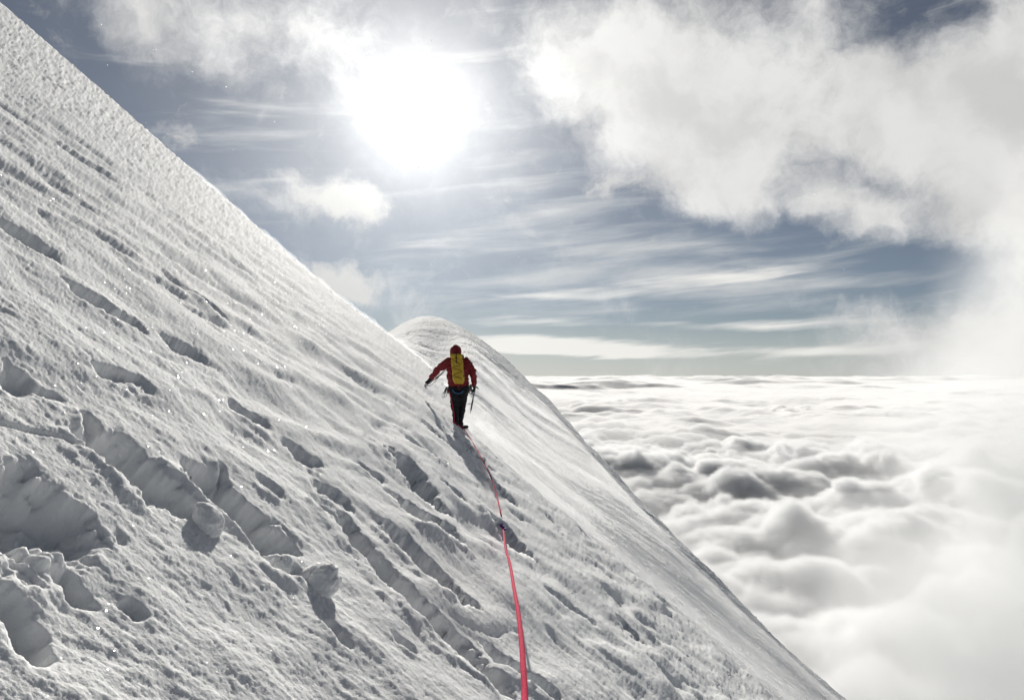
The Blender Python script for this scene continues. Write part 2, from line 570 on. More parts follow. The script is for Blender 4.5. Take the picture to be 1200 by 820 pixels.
def cloud_body(name, height, path, base, nu=820, nv=640):
    """a closed body of even vapour with a billowing top"""
    az_ = np.linspace(R(-62), R(62), nu)
    v = .0035 + .7465 * np.linspace(1, 0, nv) ** 1.7
    r = CH / v
    dr = np.gradient(r)
    X = r[:, None] * np.sin(az_)[None, :]; Y = r[:, None] * np.cos(az_)[None, :]
    z = -CH + height(X, Y, np.abs(np.broadcast_to(dr[:, None], X.shape)))
    nr, nc = X.shape
    ob = grid_mesh(name, np.stack([X, Y, z], -1))
    bm = bmesh.new(); bm.from_mesh(ob.data)
    bm.verts.ensure_lookup_table()
    ring = [bm.verts[i] for i in ([*range(nc)] + [k * nc + nc - 1 for k in range(1, nr)] + [(nr - 1) * nc + k for k in range(nc - 2, -1, -1)] + [k * nc for k in range(nr - 2, 0, -1)])]
    low = [bm.verts.new((p.co.x, p.co.y, base)) for p in ring]
    n = len(ring)
    for k in range(n):
        bm.faces.new((ring[k], low[k], low[(k + 1) % n], ring[(k + 1) % n]))
    cen = bm.verts.new((0, CH / .0035 * .5, base))
    for k in range(n):
        bm.faces.new((low[k], cen, low[(k + 1) % n]))
    bmesh.ops.recalc_face_normals(bm, faces=bm.faces)
    bm.to_mesh(ob.data); bm.free()
    ob.data.materials.append(cloud_material(name, path))
    ob["kind"] = "stuff"
    return ob


cloud_body("cloud_sea", cloud_height, 22.0, -CH - 700)


def veil_height(x, y, dr):
    return 45 + 55 * fbm(x / 900 + 20, y / 900, 2) + 30 * (np.abs(perlin(x / 300, y / 300)) - .3) + 12 * np.abs(perlin(x / 90, y / 90))


cloud_body("cloud_veil", veil_height, 900.0, -CH - 720, 300, 260)

# ------------------------------------------------------------------ drifting mist, right of the slope
def mist(name, centre, half, res, density, seed, falls, scale):
    me = bpy.data.meshes.new(name)
    ob = bpy.data.objects.new(name, me)
    col.objects.link(ob)
    ob.location = centre
    ng = bpy.data.node_groups.new(name, 'GeometryNodeTree')
    ng.interface.new_socket('Geometry', in_out='OUTPUT', socket_type='NodeSocketGeometry')
    N = NT(ng)
    pos = N.n('GeometryNodeInputPosition').outputs[0]
    wv = N.noise(pos, scale * .8, 2, .5, out='Color')
    p2 = N.vm('ADD', pos, N.vm('SCALE', N.vm('SUBTRACT', wv, (.5, .5, .5)), .5 / scale))
    nn = N.noise(N.vm('ADD', p2, (seed * 31.7, seed * 7.1, seed * 3.3)), scale, 5, .55)
    acc = None
    for (cx, cyy, cz, rx, ry, rz, wgt) in falls:
        q = N.vm('DIVIDE', N.vm('SUBTRACT', pos, (cx, cyy, cz)), (rx, ry, rz))
        l = N.vm('LENGTH', q, out=1)
        f = N.m('MULTIPLY', N.m('SUBTRACT', 1.0, l), wgt)
        acc = f if acc is None else N.m('MAXIMUM', acc, f)
    dn = N.ramp(N.m('ADD', acc, N.m('MULTIPLY', N.m('SUBTRACT', nn, .5), 2.2)), .0, .9, 0.0, density)
    vc = N.n('GeometryNodeVolumeCube')
    ng.links.new(dn, vc.inputs['Density'])
    vc.inputs['Min'].default_value = tuple(-h for h in half); vc.inputs['Max'].default_value = half
    for k, a in enumerate('XYZ'): vc.inputs['Resolution ' + a].default_value = res[k]
    m = bpy.data.materials.new(name); m.use_nodes = True
    t = m.node_tree; t.nodes.clear(); M = NT(t)
    pv = M.n('ShaderNodeVolumePrincipled')
    pv.inputs['Color'].default_value = (.87, .878, .885, 1)
    pv.inputs['Density'].default_value = 1.0
    pv.inputs['Anisotropy'].default_value = .3
    o = M.n('ShaderNodeOutputMaterial'); t.links.new(pv.outputs[0], o.inputs['Volume'])
    sm = N.n('GeometryNodeSetMaterial'); sm.inputs['Material'].default_value = m
    ng.links.new(vc.outputs[0], sm.inputs[0])
    go = N.n('NodeGroupOutput'); ng.links.new(sm.outputs[0], go.inputs[0])
    md = ob.modifiers.new(name, 'NODES'); md.node_group = ng
    me.materials.append(m)
    ob["kind"] = "stuff"
    return ob


mist("mist", (350, 560, -80), (240, 230, 270), (112, 104, 120), .0095, 1,
     [(20, 0, -100, 190, 200, 130, 1.3), (60, 0, 10, 160, 190, 130, 1.35), (110, 0, 120, 160, 190, 170, 1.35)], .011)


def cloud_tops():
    """ragged cumulus heads standing on the deck"""
    name = "cloud_tops"
    me = bpy.data.meshes.new(name)
    ob = bpy.data.objects.new(name, me); col.objects.link(ob)
    cx, cyy, cz = 950.0, 2100.0, -CH - 5
    hx, hy, hz_ = 1150.0, 1500.0, 130.0
    ob.location = (cx, cyy, cz)
    ng = bpy.data.node_groups.new(name, 'GeometryNodeTree')
    ng.interface.new_socket('Geometry', in_out='OUTPUT', socket_type='NodeSocketGeometry')
    N = NT(ng)
    pos = N.n('GeometryNodeInputPosition').outputs[0]
    sx = N.n('ShaderNodeSeparateXYZ'); ng.links.new(pos, sx.inputs[0])
    flat = N.vm('MULTIPLY', pos, (1, 1, .0))
    big = N.noise(flat, 1 / 620.0, 2, .5)
    wv = N.noise(pos, 1 / 130.0, 3, .55, out='Color')
    p2 = N.vm('ADD', pos, N.vm('SCALE', N.vm('SUBTRACT', wv, (.5, .5, .5)), 70.0))
    def vor(p, size):
        v = N.n('ShaderNodeTexVoronoi', feature='SMOOTH_F1')
        ng.links.new(p, v.inputs['Vector']); v.inputs['Scale'].default_value = 1 / size
        v.inputs['Smoothness'].default_value = .35
        return v.outputs['Distance']
    n1 = N.noise(p2, 1 / 150.0, 7, .66)
    v1, v2, v3 = vor(p2, 210.0), vor(p2, 85.0), vor(p2, 34.0)
    hgt = N.m('ADD', N.m('MULTIPLY', N.m('SUBTRACT', big, .5), 190.0), N.m('MULTIPLY', N.m('SUBTRACT', .55, v1), 95.0))
    hgt = N.m('ADD', hgt, N.m('MULTIPLY', N.m('SUBTRACT', .5, v2), 40.0))
    hgt = N.m('ADD', hgt, N.m('MULTIPLY', N.m('SUBTRACT', .5, v3), 22.0))
    hgt = N.m('ADD', hgt, N.m('MULTIPLY', N.m('SUBTRACT', n1, .5), 150.0))
    d = N.m('SUBTRACT', N.m('ADD', hgt, 5.0), sx.outputs[2])
    # fade out at the sides of the volume
    ex = N.m('MULTIPLY', N.ramp(N.m('ABSOLUTE', sx.outputs[0]), hx, hx * .8), N.ramp(N.m('ABSOLUTE', sx.outputs[1]), hy, hy * .75))
    dn = N.m('MULTIPLY', N.m('MULTIPLY', N.ramp(d, .0, 16.0), ex), .07)
    vc = N.n('GeometryNodeVolumeCube')
    ng.links.new(dn, vc.inputs['Density'])
    vc.inputs['Min'].default_value = (-hx, -hy, -hz_); vc.inputs['Max'].default_value = (hx, hy, hz_)
    for k, q in zip('XYZ', (270, 350, 34)): vc.inputs['Resolution ' + k].default_value = q
    m = bpy.data.materials.new(name); m.use_nodes = True
    t = m.node_tree; t.nodes.clear(); M = NT(t)
    pv = M.n('ShaderNodeVolumePrincipled')
    pv.inputs['Color'].default_value = (.935, .942, .948, 1)
    pv.inputs['Density'].default_value = 1.0
    pv.inputs['Anisotropy'].default_value = .2
    o = M.n('ShaderNodeOutputMaterial'); t.links.new(pv.outputs[0], o.inputs['Volume'])
    m.cycles.volume_step_rate = 1.5
    sm = N.n('GeometryNodeSetMaterial'); sm.inputs['Material'].default_value = m
    ng.links.new(vc.outputs[0], sm.inputs[0])
    go = N.n('NodeGroupOutput'); ng.links.new(sm.outputs[0], go.inputs[0])
    md = ob.modifiers.new(name, 'NODES'); md.node_group = ng
    me.materials.append(m)
    ob["kind"] = "stuff"


cloud_tops()

# ------------------------------------------------------------------ object helpers
def matte(name, c, rough=.7, spec=.3, metal=0.0, weave=0.0, grain=14.0, lo=.78, hi=1.18):
    m, N, b, o = mat(name)
    tcn = N.n('ShaderNodeTexCoord')
    nz = N.ramp(N.noise(tcn.outputs['Object'], grain, 4, .6), .3, .7, kind='LINEAR')
    cc = N.mix(nz, tuple(q * lo for q in c), tuple(min(1, q * hi) for q in c))
    m.node_tree.links.new(cc, b.inputs['Base Color'])
    b.inputs['Roughness'].default_value = rough
    b.inputs['Specular IOR Level'].default_value = spec
    b.inputs['Metallic'].default_value = metal
    if weave:
        bp = N.n('ShaderNodeBump'); bp.inputs['Strength'].default_value = weave; bp.inputs['Distance'].default_value = .004
        m.node_tree.links.new(N.noise(tcn.outputs['Object'], 160.0, 3, .6), bp.inputs['Height'])
        m.node_tree.links.new(bp.outputs[0], b.inputs['Normal'])
    return m


RED = matte("red_shell_fabric", (.21, .016, .022), .62, .3, 0, .3)
DARKRED = matte("dark_red_fabric", (.17, .018, .022), .7, .25, 0, .3)
BLACK = matte("black_fabric", (.014, .014, .017), .75, .25, 0, .4)
YELLOW = matte("yellow_pack_fabric", (.50, .33, .030), .6, .3, 0, .3)
BLUE = matte("blue_webbing", (.035, .11, .22), .7)
STEEL = matte("steel", (.55, .56, .58), .35, .5, 1.0)
DARKMETAL = matte("dark_metal", (.06, .06, .065), .4, .5, .8)
ALU = matte("pale_alloy", (.62, .62, .64), .45, .5, .6)
SKIN = matte("skin", (.45, .27, .19), .6)
GREY = matte("grey_webbing", (.30, .30, .32), .8)
PINK = matte("pink_rope_sheath", (.62, .026, .09), .9, .06, 0, .9, 130.0, .45, 1.35)
PURPLE = matte("purple_rope_mark", (.14, .03, .22), .75)


def link(name, me, m, parent=None, smooth=True):
    ob = bpy.data.objects.new(name, me)
    col.objects.link(ob)
    if m is not None and not me.materials: me.materials.append(m)
    if smooth:
        for p in me.polygons: p.use_smooth = True
    if parent is not None: ob.parent = parent
    return ob


def empty(name, loc, label, cat, rz=0.0, scale=1.0, group=None):
    o = bpy.data.objects.new(name, None)
    o.empty_display_size = .2
    o.location = loc; o.rotation_euler = (0, 0, rz); o.scale = (scale,) * 3
    o['label'] = label; o['category'] = cat
    if group: o['group'] = group
    col.objects.link(o)
    return o


def add_capsule(bm, p0, r0, p1, r1, seg=16):
    p0, p1 = Vector(p0), Vector(p1)
    d = p1 - p0
    L = d.length
    rot = d.to_track_quat('Z', 'Y').to_matrix().to_4x4() if L > 1e-6 else Matrix()
    if L > 1e-6:
        bmesh.ops.create_cone(bm, cap_ends=True, segments=seg, radius1=r0, radius2=r1, depth=L, matrix=Matrix.Translation((p0 + p1) / 2) @ rot)
    for p, r in ((p0, r0), (p1, r1)):
        bmesh.ops.create_icosphere(bm, subdivisions=2, radius=r, matrix=Matrix.Translation(p))


def fused(name, caps, m, parent, voxel=.012, smooth=4, flat=None, folds=0.0):
    """tapered limbs melted into one continuous surface"""
    bm = bmesh.new()
    for c in caps: add_capsule(bm, *c)
    me = bpy.data.meshes.new(name); bm.to_mesh(me); bm.free()
    ob = bpy.data.objects.new(name, me); col.objects.link(ob)
    r = ob.modifiers.new("remesh", 'REMESH'); r.mode = 'VOXEL'; r.voxel_size = voxel
    sm = ob.modifiers.new("smooth", 'SMOOTH'); sm.factor = .5; sm.iterations = smooth
    dg = bpy.context.evaluated_depsgraph_get(); dg.update()
    me2 = bpy.data.meshes.new_from_object(ob.evaluated_get(dg))
    bpy.data.objects.remove(ob); bpy.data.meshes.remove(me)
    me2.name = name
    if folds:
        n = len(me2.vertices)
        co = np.empty(n * 3); me2.vertices.foreach_get('co', co); co = co.reshape(-1, 3)
        no = np.empty(n * 3); me2.vertices.foreach_get('normal', no); no = no.reshape(-1, 3)
        f = fbm(co[:, 0] * 9 + co[:, 1] * 5, co[:, 2] * 13 + co[:, 0] * 4, 3, .5)
        co = co + no * (folds * f)[:, None]
        me2.vertices.foreach_set('co', co.ravel()); me2.update()
    return link(name, me2, m, parent)


def tube(name, pts, rad, m, parent=None, seg=8, closed=False):
    """round tube through points; rad is a number or a list"""
    P_ = [Vector(p) for p in pts]
    n = len(P_)
    rr = rad if isinstance(rad, (list, tuple)) else [rad] * n
    bm = bmesh.new()
    rings = []
    up = Vector((0.13, .31, .94))
    for i, p in enumerate(P_):
        t = (P_[(i + 1) % n] - P_[i - 1]) if closed else (P_[min(i + 1, n - 1)] - P_[max(i - 1, 0)])
        t.normalize()
        a = t.cross(up)
        if a.length < .15: a = t.cross(Vector((1, 0, 0)))
        a.normalize(); b = t.cross(a)
        rings.append([bm.verts.new(p + (a * math.cos(k * 2 * math.pi / seg) + b * math.sin(k * 2 * math.pi / seg)) * rr[i]) for k in range(seg)])
    for i in range(n if closed else n - 1):
        A, Bq = rings[i], rings[(i + 1) % n]
        for k in range(seg): bm.faces.new((A[k], A[(k + 1) % seg], Bq[(k + 1) % seg], Bq[k]))
    if not closed:
        bm.faces.new(rings[0][::-1]); bm.faces.new(rings[-1])
    bmesh.ops.recalc_face_normals(bm, faces=bm.faces)
    me = bpy.data.meshes.new(name); bm.to_mesh(me); bm.free()
    return link(name, me, m, parent)


def catmull(pts, n=8):
    P_ = [Vector(p) for p in pts]; P_ = [P_[0] * 2 - P_[1]] + P_ + [P_[-1] * 2 - P_[-2]]
    out = []
    for i in range(1, len(P_) - 2):
        for k in range(n):
            t = k / n
            a, b, c, d = P_[i - 1], P_[i], P_[i + 1], P_[i + 2]
            out.append(.5 * ((2 * b) + (c - a) * t + (2 * a - 5 * b + 4 * c - d) * t * t + (3 * b - a - 3 * c + d) * t ** 3))
    out.append(P_[-2])
    return out


def slab(name, outline, thick, m, parent, axis=(0, 1, 0), origin=(0, 0, 0), ux=(1, 0, 0), uz=(0, 0, 1), bevel=.004):
    """flat outline in (ux, uz) given a thickness along axis, with softened edges"""
    o, ax, a, c = Vector(origin), Vector(axis).normalized(), Vector(ux), Vector(uz)
    bm = bmesh.new()
    vs = [bm.verts.new(o + a * x + c * z - ax * thick / 2) for x, z in outline]
    f = bm.faces.new(vs)
    e = bmesh.ops.extrude_face_region(bm, geom=[f])
    bmesh.ops.translate(bm, vec=ax * thick, verts=[v for v in e['geom'] if isinstance(v, bmesh.types.BMVert)])
    bmesh.ops.recalc_face_normals(bm, faces=bm.faces)
    if bevel: bmesh.ops.bevel(bm, geom=bm.edges[:], offset=bevel, segments=2, affect='EDGES', profile=.5)
    me = bpy.data.meshes.new(name); bm.to_mesh(me); bm.free()
    return link(name, me, m, parent, smooth=False)


# ------------------------------------------------------------------ climber
CD = 17.0
cu, cv = uv_of(537.4, 502.5)
FOOT = Vector((cu * CD, CD, cv * CD))
CS = CD / 17.3
person = empty("person", FOOT, "climber in a hooded red jacket and black trousers walking away along the snow slope", "person", scale=CS)

LS, LE, LW, LH = (-.20, 0, 1.455), (-.42, .05, 1.30), (-.60, .12, 1.10), (-.665, .15, 1.02)
RS, RE, RW, RH = (.155, 0, 1.455), (.30, -.03, 1.235), (.335, .03, .965), (.335, .07, .87)
LHIP, LK, LA = (-.085, 0, .90), (-.085, .04, .48), (-.06, -.08, .10)
RHIP, RK, RA = (.105, 0, .90), (.065, .12, .49), (.03, .10, .06)

body = fused("body", [
    ((.01, 0, .92), .125, (0, 0, 1.08), .115), ((0, 0, 1.08), .115, (-.02, .0, 1.30), .135), ((-.02, 0, 1.30), .135, (-.02, .01, 1.42), .12),
    (LS, .065, RS, .065), ((-.03, .01, 1.45), .06, (-.06, .04, 1.60), .055),
    ((-.065, .05, 1.66), .085, (-.065, .07, 1.71), .092), ((-.065, .10, 1.62), .045, (-.065, .12, 1.64), .04),
    ((-.065, .155, 1.675), .014, (-.065, .172, 1.655), .017),
    (LS, .055, LE, .043), (LE, .043, LW, .03), (LW, .026, LH, .02), (RS, .055, RE, .043), (RE, .043, RW, .03), (RW, .026, RH, .02),
    (LHIP, .095, LK, .06), (LK, .06, LA, .043), (RHIP, .095, RK, .06), (RK, .06, RA, .043),
    (LA, .042, (-.07, .08, .05), .035), (RA, .042, (.09, .24, .03), .035)], SKIN, person, .011, 3)

jacket = fused("jacket", [
    ((-.125, -.01, 1.45), .085, (.075, -.01, 1.45), .085), ((-.12, -.01, 1.28), .135, (.085, -.01, 1.28), .135),
    ((-.115, 0, 1.10), .138, (.075, 0, 1.10), .138), ((-.105, 0, .98), .138, (.09, 0, .98), .138), ((-.10, 0, .915), .125, (.10, 0, .915), .125),
    ((-.115, -.01, 1.45), .09, (-.12, -.01, 1.28), .135), ((.075, -.01, 1.45), .09, (.085, -.01, 1.28), .135),
    ((-.12, -.01, 1.28), .135, (-.115, 0, 1.10), .138), ((.085, -.01, 1.28), .135, (.075, 0, 1.10), .138),
    ((-.115, 0, 1.10), .138, (-.10, 0, .915), .125), ((.075, 0, 1.10), .138, (.10, 0, .915), .125),
    ((-.03, -.01, 1.45), .10, (-.055, .03, 1.58), .085),
    (LS, .092, LE, .078), (LE, .078, LW, .056), (RS, .090, RE, .078), (RE, .078, RW, .056)], RED, person, .011, 3, folds=.020)
hood = fused("hood", [
    ((-.068, .02, 1.645), .128, (-.068, .05, 1.68), .130), ((-.06, -.01, 1.54), .125, (-.068, .01, 1.64), .125),
    ((-.068, .10, 1.745), .06, (-.068, .06, 1.745), .075), ((-.03, .0, 1.52), .10, (-.06, .0, 1.58), .10)], RED, person, .011, 3, folds=.010)
trousers = fused("trousers", [
    ((-.07, 0, .93), .105, (.09, 0, .93), .105), ((-.075, 0, .84), .108, (.095, 0, .84), .108),
    (LHIP, .128, LK, .088), (LK, .086, (-.055, -.05, .20), .064), ((-.055, -.05, .20), .064, (-.052, -.075, .12), .066),
    (RHIP, .128, RK, .086), (RK, .084, (.035, .105, .20), .064), ((.035, .105, .20), .064, (.03, .10, .10), .066)], BLACK, person, .011, 3, folds=.016)


def boot(ankle, toe_dir):
    A = Vector(ankle); t = Vector(toe_dir).normalized()
    b = fused("boot", [((A.x, A.y, A.z + .09), .060, (A.x, A.y, A.z), .056), (tuple(A - t * .03 + Vector((0, 0, -.05))), .043, tuple(A + t * .10 + Vector((0, 0, -.045))), .044),
                       (tuple(A + t * .10 + Vector((0, 0, -.045))), .044, tuple(A + t * .19 + Vector((0, 0, -.05))), .036)], DARKMETAL if False else BLACK, person, .009, 3)
    side = Vector((-t.y, t.x, 0))
    bm = bmesh.new()
    base = A + Vector((0, 0, -.095))
    for s_ in (-1, 1):
        add_capsule(bm, base - t * .05 + side * .032 * s_, .004, base + t * .18 + side * .035 * s_, .004, 6)
        for q in (-.045, .02, .09, .15):
            p = base + t * q + side * .036 * s_
            add_capsule(bm, p, .006, p + Vector((0, 0, -.03)), .0015, 6)
        p = base + t * .18 + side * .02 * s_
        add_capsule(bm, p, .006, p + t * .045 + Vector((0, 0, -.012)), .002, 6)
    for q in (-.05, .06, .17):
        add_capsule(bm, base + t * q - side * .035, .004, base + t * q + side * .035, .004, 6)
    me = bpy.data.meshes.new("crampon"); bm.to_mesh(me); bm.free()
    link("crampon", me, STEEL, b)


boot(LA, (-.05, 1, 0)); boot(RA, (.75, .7, .12))


def glove(wrist, hand, grip):
    """a palm, four fingers curled round the shaft (direction grip) and a thumb"""
    Wv, Hv, G = Vector(wrist), Vector(hand), Vector(grip).normalized()
    f = (Hv - Wv).normalized()                       # along the hand
    G = (G - f * G.dot(f)).normalized()              # knuckle row lies along the shaft
    n = f.cross(G).normalized()
    if n.y > 0: n = -n                               # back of the hand toward the camera side
    caps = [(tuple(Wv), .043, tuple(Wv + f * .04), .040)]
    for k in (-1.2, -.4, .4, 1.2):
        caps.append((tuple(Wv + f * .03 + G * k * .014), .024, tuple(Hv + f * .03 + G * k * .019), .020))
    for k, L in ((-1.5, .027), (-.5, .033), (.5, .035), (1.5, .030)):
        p = Hv + f * .03 + G * k * .021
        a = p + f * L
        b = a + (-n) * L * .95 + f * .004
        c = b + (-n) * .008 - f * L * .8
        caps += [(tuple(p), .0125, tuple(a), .012), (tuple(a), .012, tuple(b), .0115), (tuple(b), .0115, tuple(c), .0105)]
    p = Wv + f * .045 + G * .036
    a = p + G * .028 + f * .030 - n * .014
    b = a + f * .026 - n * .028 - G * .012
    caps += [(tuple(p), .017, tuple(a), .0145), (tuple(a), .0145, tuple(b), .0125)]
    return fused("glove", caps, BLACK, person, .0055, 2)


AX_L0, AX_L1 = Vector((-.735, .185, .905)), Vector((-.30, .12, 1.245))
AX_R0, AX_R1 = Vector((.350, .105, .90)), Vector((.245, .13, .33))
glove(LW, LH, AX_L1 - AX_L0)
glove(RW, RH, Vector((.3, .95, 0)))


def ring_pts(cx, cyy, cz, rx, ry, tilt=0, n=40):
    return [(cx + rx * math.cos(k * 2 * math.pi / n), cyy + ry * math.sin(k * 2 * math.pi / n), cz + tilt * math.cos(k * 2 * math.pi / n)) for k in range(n)]


harness = tube("harness", ring_pts(.0, 0, .885, .245, .142), .021, BLACK, person, 8, True)
for hx, hz in ((-.088, .80), (.10, .80)):
    tube("leg_loop", ring_pts(hx, .0, hz, .136, .132, .03 if hx > 0 else -.03), .016, BLACK, harness, 8, True)
tube("sling", catmull([(-.13, -.14, .855), (-.09, -.155, .80), (-.02, -.16, .765), (.06, -.158, .775), (.11, -.145, .83)]), .013, BLUE, harness)
tube("belay_loop", catmull([(-.02, .12, .89), (-.03, .15, .84), (-.02, .12, .80)]), .012, BLACK, harness)


def carabiner(x, y, z, h=.10, w=.028, rot=0.0, m=None):
    pts = []
    for k in range(20):
        t = k * 2 * math.pi / 20
        pts.append((x + w * math.cos(t) * math.cos(rot), y + w * math.cos(t) * math.sin(rot), z - h / 2 + h / 2 * math.sin(t)))
    tube("carabiner", pts, .0065, m or DARKMETAL, harness, 6, True)


def quickdraw(x, y, z, sw=.0, m=None):
    tube("quickdraw", catmull([(x, y, z), (x + sw * .5, y - .01, z - .07), (x + sw, y, z - .13)]), .011, m or BLACK, harness)
    carabiner(x + sw * 1.2, y, z - .12, .11, .026, .5, STEEL)


def ice_screw(x, y, z, L=.15):
    tube("ice_screw", [(x, y, z), (x, y, z - .02), (x + .004, y, z - .021), (x + .01, y - .01, z - L)], [.022, .022, .011, .008], DARKMETAL, harness)


for x, y, z, sw in ((-.26, -.03, .90, -.06), (-.265, .02, .90, -.02), (.275, -.02, .90, .012), (.255, .05, .91, .05)): quickdraw(x, y, z, sw)
for x, y, z in ((-.25, -.06, .91), (-.225, -.095, .90), (.225, -.10, .93), (.25, -.07, .95), (.265, .0, .96), (.205, -.12, .91)): ice_screw(x, y, z)
for x, y, z in ((-.21, -.12, .89), (.21, -.12, .90), (.265, -.04, .86), (.17, -.15, .89)): carabiner(x, y, z, .11, .03, .2)

# backpack
pack = empty("backpack", FOOT + Vector((0, -.175, .95)) * CS, "narrow yellow backpack with crossed black cord on the climber's back", "backpack", scale=CS)


def pack_shape(w, h, d, x0, z0, m, name, parent, y0, lean=0.0, n=9, puff=.03):
    """soft rounded sack: rings of a superellipse"""
    bm = bmesh.new(); rings = []
    seg = 28
    for i in range(n + 1):
        t = i / n
        k = (1 - abs(2 * t - 1) ** 5 * .35)
        rg = []
        for q in range(seg):
            a = q * 2 * math.pi / seg
            cx, sx = math.cos(a), math.sin(a)
            e = .45
            X_ = math.copysign(abs(cx) ** e, cx) * w / 2 * k * (1 + .04 * math.sin(9 * t + a * 2))
            Y_ = math.copysign(abs(sx) ** e, sx) * d / 2 * k * (1 + puff * math.sin(13 * t + a * 3))
            rg.append(bm.verts.new((x0 + X_ + lean * (t - .5), y0 + Y_, z0 + t * h)))
        rings.append(rg)
    for i in range(n):
        for q in range(seg): bm.faces.new((rings[i][q], rings[i][(q + 1) % seg], rings[i + 1][(q + 1) % seg], rings[i + 1][q]))
    bm.faces.new(rings[0][::-1]); bm.faces.new(rings[-1])
    bmesh.ops.recalc_face_normals(bm, faces=bm.faces)
    me = bpy.data.meshes.new(name); bm.to_mesh(me); bm.free()
    return link(name, me, m, parent)


# local frame of the pack: z 0 is .95 above the foot
pack_shape(.255, .60, .19, -.005, .02, YELLOW, "pack_body", pack, -.05, -.055, 14, .03)
pack_shape(.265, .10, .215, -.036, .56, YELLOW, "lid", pack, -.045, -.01, 6, .03)
for sx in (-1, 1):
    tube("shoulder_strap", catmull([(-.035 + sx * .075, .045, .60), (-.03 + sx * .105, .09, .63), (-.03 + sx * .12, .21, .62), (-.02 + sx * .12, .28, .52), (0 + sx * .14, .285, .36), (sx * .15, .20, .20), (sx * .125, .05, .10)]), .017, BLACK, pack)
    tube("side_strap", catmull([(-.03 + sx * .132, .02, .47), (-.033 + sx * .137, -.06, .475), (-.033 + sx * .115, -.148, .47)]), .008, BLACK, pack)
    tube("side_strap", catmull([(.01 + sx * .130, .02, .18), (.01 + sx * .135, -.06, .185), (.01 + sx * .115, -.15, .18)]), .008, BLACK, pack)
yb = -.152
zig = [(-.135, yb, .545), (.055, yb - .004, .43), (-.115, yb - .004, .36), (.085, yb - .004, .29), (-.085, yb - .004, .20), (.095, yb - .002, .13)]
tube("cord", catmull(zig, 6), .0042, BLACK, pack)
slab("buckle", [(-.02, -.012), (.02, -.012), (.02, .012), (-.02, .012)], .012, BLACK, pack, origin=(-.03, -.166, .57), bevel=.003)
tube("lid_strap", catmull([(-.033, -.148, .66), (-.032, -.164, .60), (-.028, -.16, .52), (-.02, -.152, .45)]), .008, BLACK, pack)
tube("haul_loop", catmull([(-.055, .03, .655), (-.05, .02, .70), (-.02, .02, .70), (-.015, .03, .655)]), .006, BLACK, pack)


def ice_axe(p0, p1, label, shaft_m, leash=False):
    """p0: head end, p1: spike end, in the climber's frame"""
    p0, p1 = Vector(p0), Vector(p1)
    t = empty("ice_axe", FOOT + p1 * CS, label, "ice axe", scale=CS, group="ice axes in the climber's hands")
    d = (p0 - p1); L = d.length; d.normalize()
    side = d.cross(Vector((0, 1, 0))).normalized()
    if side.x > 0: side = -side
    if leash: side = (side * .6 - Vector((0, 0, 1)) * .8); side = (side - d * side.dot(d)).normalized()
    nrm = d.cross(side).normalized()
    tube("shaft", [d * .06, d * (L * .5), d * L], .0135, shaft_m, t, 10)
    tube("grip", [d * .09, d * .28], .0158, BLACK, t, 10)
    tube("spike", [d * .07, d * .03, d * -.03], [.011, .008, .0015], STEEL, t, 8)
    slab("pick", [(0, -.014), (.06, -.017), (.12, -.032), (.165, -.058), (.14, -.030), (.07, .010), (0, .016)], .008, DARKMETAL if not leash else STEEL, t, axis=nrm, origin=d * L, ux=side, uz=d, bevel=.0015)
    slab("adze", [(0, -.014), (-.04, -.018), (-.085, -.036), (-.09, -.030), (-.045, .012), (0, .016)], .045, DARKMETAL if not leash else STEEL, t, axis=nrm, origin=d * L, ux=side, uz=d, bevel=.002)
    if leash:
        tube("leash", catmull([d * (L - .03), d * (L * .8) + Vector((.02, -.02, -.05)), d * (L * .5) + Vector((.02, -.03, -.035)), d * (L * .2) + Vector((.0, -.03, .01)), Vector((.04, -.03, .06))]), .006, GREY, t)
    return t


ice_axe(AX_L0, AX_L1, "pale ice axe with a grey leash held out in the climber's left hand", ALU, True)
ice_axe(AX_R0, AX_R1, "black ice axe hanging point down from the climber's right hand", DARKMETAL)

# ------------------------------------------------------------------ rope
dg = bpy.context.evaluated_depsgraph_get(); dg.update()
slope = bpy.data.objects["snow_slope"]


def ground(px, py):
    u, v = uv_of(px, py)
    d = Vector((u, 1, v)).normalized()
    ok, loc, nor, idx = slope.ray_cast(Vector((0, 0, 0)), d)
    return loc if ok else Vector((u * CD, CD, v * CD))


def at(px, py, d):
    u, v = uv_of(px, py)
    return Vector((u * d, d, v * d))


RR = .0088
to_w = lambda p: FOOT + Vector(p) * CS
lift = Vector(NRM) * (RR + .03)
on_body = [to_w(p) for p in ((-.06, .135, .85), (-.17, .10, .86), (-.245, 0, .84), (-.20, -.125, .80), (-.165, -.15, .70), (-.125, -.13, .52), (-.09, -.135, .34), (-.07, -.17, .16))]
on_snow = [ground(*p) + lift for p in ((541, 503), (549, 514), (557, 528), (566, 545), (574, 563), (580, 583), (584, 602), (587, 622))]
hang = [at(592, 640, 6.4), at(597.5, 660, 5.0), at(602.5, 690, 3.7), at(607, 715, 3.1), at(611, 750, 2.6), at(613.5, 785, 2.25), at(615, 822, 1.98), at(614, 900, 1.5), at(606, 1020, 1.05), at(580, 1250, .62)]
rope_pts = catmull(on_body + on_snow + hang, 10)
rope = tube("climbing_rope", rope_pts, RR, PINK, None, 10)
rope['label'] = "pink climbing rope running down the slope from the climber"; rope['category'] = "rope"
i0 = min(range(len(rope_pts)), key=lambda i: (rope_pts[i] - (ground(587, 622) + lift)).length)
tube("knot", catmull([rope_pts[i0 - 4] , rope_pts[i0 - 2] + Vector((.03, 0, .02)), rope_pts[i0] + Vector((-.03, 0, .035)), rope_pts[i0] + Vector((.03, -.02, -.0)), rope_pts[i0 + 1] + Vector((0, 0, .01))], 6), .0125, PURPLE, rope)


